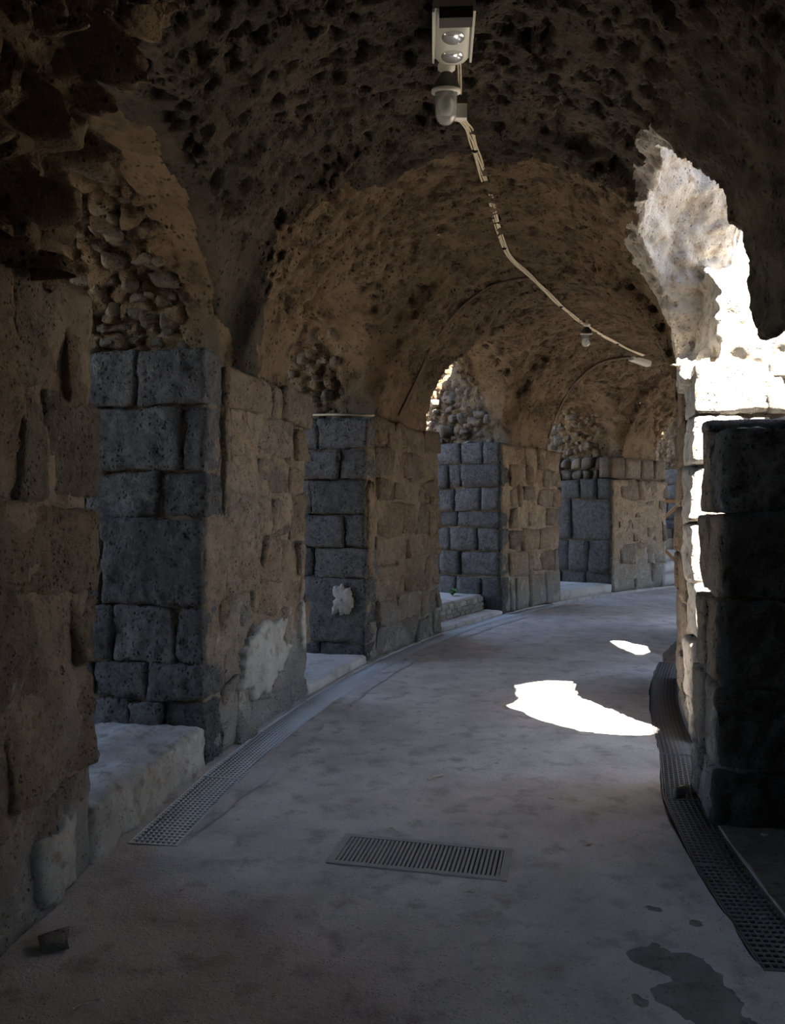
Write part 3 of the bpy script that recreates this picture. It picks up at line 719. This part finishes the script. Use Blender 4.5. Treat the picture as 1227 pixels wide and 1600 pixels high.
# curved ribbed diffuser
nv = 61; prof = []
for i in range(nv):
    q = i / (nv - 1) * 2 - 1; prof.append((q * .098, -(.05 * (1 - abs(q) ** 3.5)) + (.0022 if i % 2 else 0)))
V = []; F = []
ys = (-.225, -.215, .12, .215, .225)
for j, yy in enumerate(ys):
    for (x, z) in prof: V.append(np.array((ex, ey, zb + .03)) + sx * x + ax * yy + UP * (z if 0 < j < 4 else 0))
for j in range(len(ys) - 1):
    for i in range(nv - 1): F.append([j * nv + i, j * nv + i + 1, (j + 1) * nv + i + 1, (j + 1) * nv + i])
dif = obj('diffuser', V, np.array(F), 'lamp_ribbed', lamp, smooth=False)
lbox('shaded_end', (ex, ey - .20, zb - .004), (.17, .085, .058), 'lamp_dark')  # dark block standing for the shade at the lamp's near end
for yy in (-.05, .13):
    prof_ = [(.062 * math.cos(a), -.022 * math.sin(a)) for a in np.linspace(0, math.pi / 2, 6)]
    v, f = lathe((ex + .05 * yy, ey + yy, zb - .018), prof_); obj('lens', v, f, 'glass', dif)
for xx in (-.105, .105): lbox('side_rail', np.array((ex, ey, zb + .028)) + sx * xx, (.012, .47, .05), 'lamp_grey')
# jar lamps
lathe0 = lathe
def jar_lamp(x, y, zglass, k, label, zc):
    g = thing('jar_lamp', (x, y, zglass), label, 'lamp', 'glass jar lamps on the vault')
    R = .066 * k; H = .185 * k
    def lathe(c, prof, n=24):
        v, f = lathe0(c, prof, n); r = v - np.array(c); ct, st_ = math.cos(.24), math.sin(.24)
        return np.stack([r[:, 0], r[:, 1] * ct - r[:, 2] * st_, r[:, 1] * st_ + r[:, 2] * ct], -1) + np.array(c), f
    pr = [(0, -H)] + [(R * .93 * math.sin(a), -H + R * .93 * (1 - math.cos(a))) for a in np.linspace(.15, math.pi / 2, 8)] + [(R, 0.0)]
    pi_ = [(r_ * .93, z_ + (.004 if i_ == 0 else .002)) for i_, (r_, z_) in enumerate(pr)]
    v, f = lathe((x, y, zglass), pr + pi_[::-1]); gl = obj('glass_jar', v, f, 'glass', g)
    v, f = lathe((x, y, zglass), [(0, -H * .72), (R * .45, -H * .68), (R * .62, -H * .5), (R * .62, -H * .2), (R * .35, -.01), (R * .35, .01)]); obj('bulb', v, f, 'bulb', g)
    v, f = lathe((x, y, zglass), [(R * 1.22, 0), (R * 1.12, .03 * k), (R * .85, .06 * k), (R * .5, .085 * k), (R * .42, .10 * k), (0, .10 * k)]); cp = obj('cap', v, f, 'lamp_dark', g)
    v, f = lathe((x, y, zglass), [(R * 1.0, -.012 * k), (R * 1.28, -.012 * k), (R * 1.28, .006 * k), (R * 1.1, .01 * k)]); obj('collar', v, f, 'lamp_grey', cp)
    v, f = lathe((x, y, zglass), [(R * .3, .09 * k), (R * .75, .11 * k), (R * .78, .135 * k), (R * .6, .15 * k), (R * .3, .155 * k), (R * .28, max(.2 * k, zc - zglass + .04))]); obj('stem', v, f, 'lamp_grey', g)
    return g
jar_lamp(.310, 4.62, 4.02, 1.0, 'larger glass jar lamp hanging just beyond the emergency lamp', crown(.31, 4.62))
q = on_vault(916, 500, 0)
jar_lamp(q[0], q[1] - .02, q[2] - .20, 1.0, 'smaller looking glass jar lamp hanging from the far vault by the cable', q[2])
jb = thing('junction_box', (.41, 4.72, 4.0), 'small cream junction box beside the nearer jar lamp', 'junction box')
q = np.array((.395, 4.74, 3.985))
v, f = box(q - np.array((.045, .02, .07)), (1, 0, 0), (0, 1, 0), UP, (.09, .045, .085)); obj('body', v, f, 'lamp_grey', jb, smooth=False)
v, f = box(q - np.array((.046, .022, -.015)), (1, 0, 0), (0, 1, 0), UP, (.092, .049, .065)); obj('shaded_top', v, f, 'lamp_dark', jb, smooth=False)  # dark upper half, the shadow on the box top put into colour
v, f = box(q + np.array((-.012, -.005, .08)), (1, 0, 0), (0, 1, 0), UP, (.02, .02, max(.05, crown(.395, 4.74) - q[2] - .07))); obj('bracket', v, f, 'lamp_dark', jb, smooth=False)
# main cable bundle
path = [np.array((.40, 4.75, 3.92))] + [on_vault(*p, .03) for p in ((733, 200), (748, 250), (770, 320), (793, 390), (838, 437), (878, 475), (915, 505), (960, 532), (1000, 551), (1040, 566), (1064, 573))]
path = [p for p in path if p is not None]
def lift(path):
    sp_ = smooth_path(path, 8); return sp_
cb = thing('cable_bundle', path[0], 'bundle of cream cables running along the vault from the junction box', 'cable')
sp_ = lift(path)
for k in range(4):
    ofs = (k - 1.5) * .014
    pts = []
    for i, p in enumerate(sp_):
        tg = unit(sp_[min(i + 1, len(sp_) - 1)] - sp_[max(i - 1, 0)]); sd2 = unit(np.cross(tg, UP)); pts.append(p + sd2 * (ofs + .004 * math.sin(i * .9 + k * 2)) - UP * .004 * math.cos(i * .7 + k))
    v, f = tube(pts, .0068, 6); obj('cable', v, tris(f), 'cable', cb)
for i in range(14, len(sp_) - 4, 17):
    tg = unit(sp_[i + 1] - sp_[i]); v, f = tube([sp_[i] - tg * .003, sp_[i] + tg * .003], .026, 10); obj('cable_tie', v, tris(f), 'steel_tie', cb)
fb = thing('lamp_feed_cable', (.37, 4.45, 4.1), 'short cream cables from the emergency lamp to the junction box', 'cable')
for k in range(2):
    v, f = tube(smooth_path([(.36 + .012 * k, 4.50, zb), (.375 + .012 * k, 4.58, 4.16), (.385 + .014 * k, 4.68, 4.10), (.39 + .015 * k, 4.73, 4.04)], 5), .006, 6); obj('cable', v, tris(f), 'cable', fb)
# conduits following the transverse arches
def conduit(pts, r, label, m='conduit'):
    p = [on_vault(*q, .015) for q in pts]; p = [x for x in p if x is not None]
    v, f = tube(smooth_path(p, 5), r, 7); return obj('conduit', v, tris(f), m, None, label=label, cat='conduit')
conduit([(832, 431), (800, 436), (765, 448), (730, 471), (700, 503), (672, 545), (650, 590), (635, 622), (626, 640), (622, 650)], .014, 'thin brown conduit curving down the vault to the third pier')
conduit([(985, 557), (960, 560), (935, 567), (910, 585), (890, 608), (873, 638), (862, 664), (856, 685)], .022, 'thick brown conduit curving down the far vault to the fourth pier')
q0, q1 = on_vault(982, 560, .05), on_vault(1014, 566, .05)
ff = thing('batten_lamp', q0, 'pale flat lamp at the end of the far conduit', 'lamp')
e_ = unit(q1 - q0); y_ = unit(np.cross(e_, UP)); z_ = np.cross(y_, e_)
v, f = box(q0 - y_ * .05 - z_ * .04, e_, y_, z_, (np.linalg.norm(q1 - q0), .1, .03)); obj('diffuser', v, f, 'lamp_ribbed', ff, smooth=False)
v, f = box(q0 - y_ * .06 - z_ * .01, e_, y_, z_, (np.linalg.norm(q1 - q0), .12, .06)); obj('body', v, f, 'lamp_grey', ff, smooth=False)
# wires lying on the third pier's ledge
p = [P(7.05, -.02, 2.62), P(6.95, -.12, 2.61), P(6.83, -.35, 2.615), P(6.80, -.7, 2.62), P(6.80, -1.2, 2.62)]
v, f = tube(smooth_path(p, 6), .012, 6); obj('ledge_wire', v, tris(f), 'cable', None, label='grey wire lying along the ledge of the third left pier', cat='cable')

# ================================================================== RUBBLE AND DEBRIS
rs = np.random.RandomState(3)
cand = np.where((rub > .85) & (su[:, 2] < 3.5) & (su[:, 1] > -1.7) & (su[:, 2] > 2.5))[0]; rs.shuffle(cand)
taken = np.zeros((0, 3)); cnt_ = 0
Nw = N
for i in cand:
    s_ = su[i, 0]
    okp = any(c < s_ for c, *_ in PASS)
    if not okp or s_ > 19: continue
    near = [c for c, hw, *_ in PASS if abs(s_ - c) < hw + .2 and s_ > c + .3]
    if not near: continue
    p_ = w[i]
    sz = rs.uniform(.07, .19) * (1 if s_ < 8 else 1.3)
    if len(taken) and np.min(np.linalg.norm(taken - p_, axis=1)) < sz * .95: continue
    taken = np.vstack([taken, p_]); cnt_ += 1
    a_ = rs.uniform(0, 6.28); e1 = np.array((math.cos(a_), math.sin(a_), 0)); e2 = np.array((-e1[1], e1[0], 0))
    dim = (sz * rs.uniform(.9, 1.5), sz * rs.uniform(.8, 1.2), sz * rs.uniform(.55, .9))
    O = p_ - e1 * dim[0] / 2 - e2 * dim[1] / 2 - UP * dim[2] / 2 - Nw[i] * sz * .26
    v, f = rough_block(O, e1, e2, dim, sz / 3.2, sz * .22, sz * .10, 900 + cnt_, sz * .14, 12)
    obj('rubble_stone', v, f, 'rubble', ceil)
    if cnt_ >= 230: break
print('rubble', cnt_, time.time() - T0)
def chip(name, x, y, sz, m, label, cat, seed, group=None, z=.0, rot=.4):
    e1 = np.array((math.cos(rot), math.sin(rot), 0)); e2 = np.array((-e1[1], e1[0], 0))
    v, f = rough_block((x, y, z), e1, e2, sz, min(sz) / 2.2, min(sz) * .1, min(sz) * .1, seed, min(sz) * .3, 20)
    return obj(name, v, f, m, None, label=label, cat=cat, group=group)
chip('broken_stone', 1.585, 4.45, (.085, .035, .05), 'pale_rubble', 'pale broken stone lying on the right drain grate', 'stone', 3, z=-.002, rot=.7)
chip('loose_stone', -1.27, 2.86, (.10, .07, .05), 'tuff_grey', 'loose dark stone at the foot of the nearest left pier', 'stone', 4)
def twig(pts, r, label, name='twig'):
    v, f = tube(smooth_path(pts, 4), r, 5); return obj(name, v, tris(f), 'dry_leaf', None, label=label, cat='twig')
twig([(-1.02, 2.545, .012), (-.99, 2.585, .015), (-.95, 2.60, .012)], .004, 'pale dry twig on the floor at the lower left')
twig([(.21, 4.72, .012), (.25, 4.75, .016), (.30, 4.79, .012)], .006, 'pale twig lying in the middle of the floor')
rl = random.Random(8)
for k in range(26):
    s_ = rl.uniform(1.4, 6.0); u_ = rl.uniform(.45, 2.5); p_ = P(s_, u_)
    if abs(p_[0] - .13) < .5 and abs(p_[1] - 3.7) < .25: continue
    a_ = rl.uniform(0, 6.28); L_ = rl.uniform(.01, .022); W_ = L_ * rl.uniform(.3, .6)
    ca, sa = math.cos(a_), math.sin(a_); zz_ = float(fz(np.array([s_]), np.array([u_]))[0]) + .002
    pts = [(-L_, 0, .0), (-.3 * L_, W_, .004), (.5 * L_, W_ * .8, .005), (L_, 0, .002), (.4 * L_, -W_ * .7, .005), (-.4 * L_, -W_, .004)]
    V = [(p_[0] + x * ca - y * sa, p_[1] + x * sa + y * ca, zz_ + z) for x, y, z in pts] + [(p_[0] + x * ca - y * sa, p_[1] + x * sa + y * ca, zz_ + z - .002) for x, y, z in pts]
    F = [[0, 1, 2, 3, 4, 5], [11, 10, 9, 8, 7, 6]] + [[i, (i + 1) % 6, 6 + (i + 1) % 6, 6 + i] for i in range(6)]
    obj('dry_leaf', V, F, 'dry_leaf', None, smooth=False, label='tiny pale dry leaf scrap scattered on the concrete floor', cat='leaf', group='leaf scraps on the floor')
wd_ = thing('weed', (*P(10.75, -.62)[:2], .285), 'small green weed growing on the brick step', 'plant')
for k in range(16):
    a_ = rl.uniform(0, 6.28); r_ = rl.uniform(.06, .17); h_ = rl.uniform(.04, .12); b_ = np.array((*P(10.75, -.62)[:2], .285)); dr = np.array((math.cos(a_), math.sin(a_), 0)); sd3 = np.array((-dr[1], dr[0], 0))
    V = [b_, b_ + dr * r_ * .5 + UP * h_ + sd3 * .025, b_ + dr * r_ + UP * h_ * .8, b_ + dr * r_ * .5 + UP * h_ - sd3 * .025]
    obj('leaf', V, [[0, 1, 2, 3]], 'leaf', wd_)
print('done', time.time() - T0)
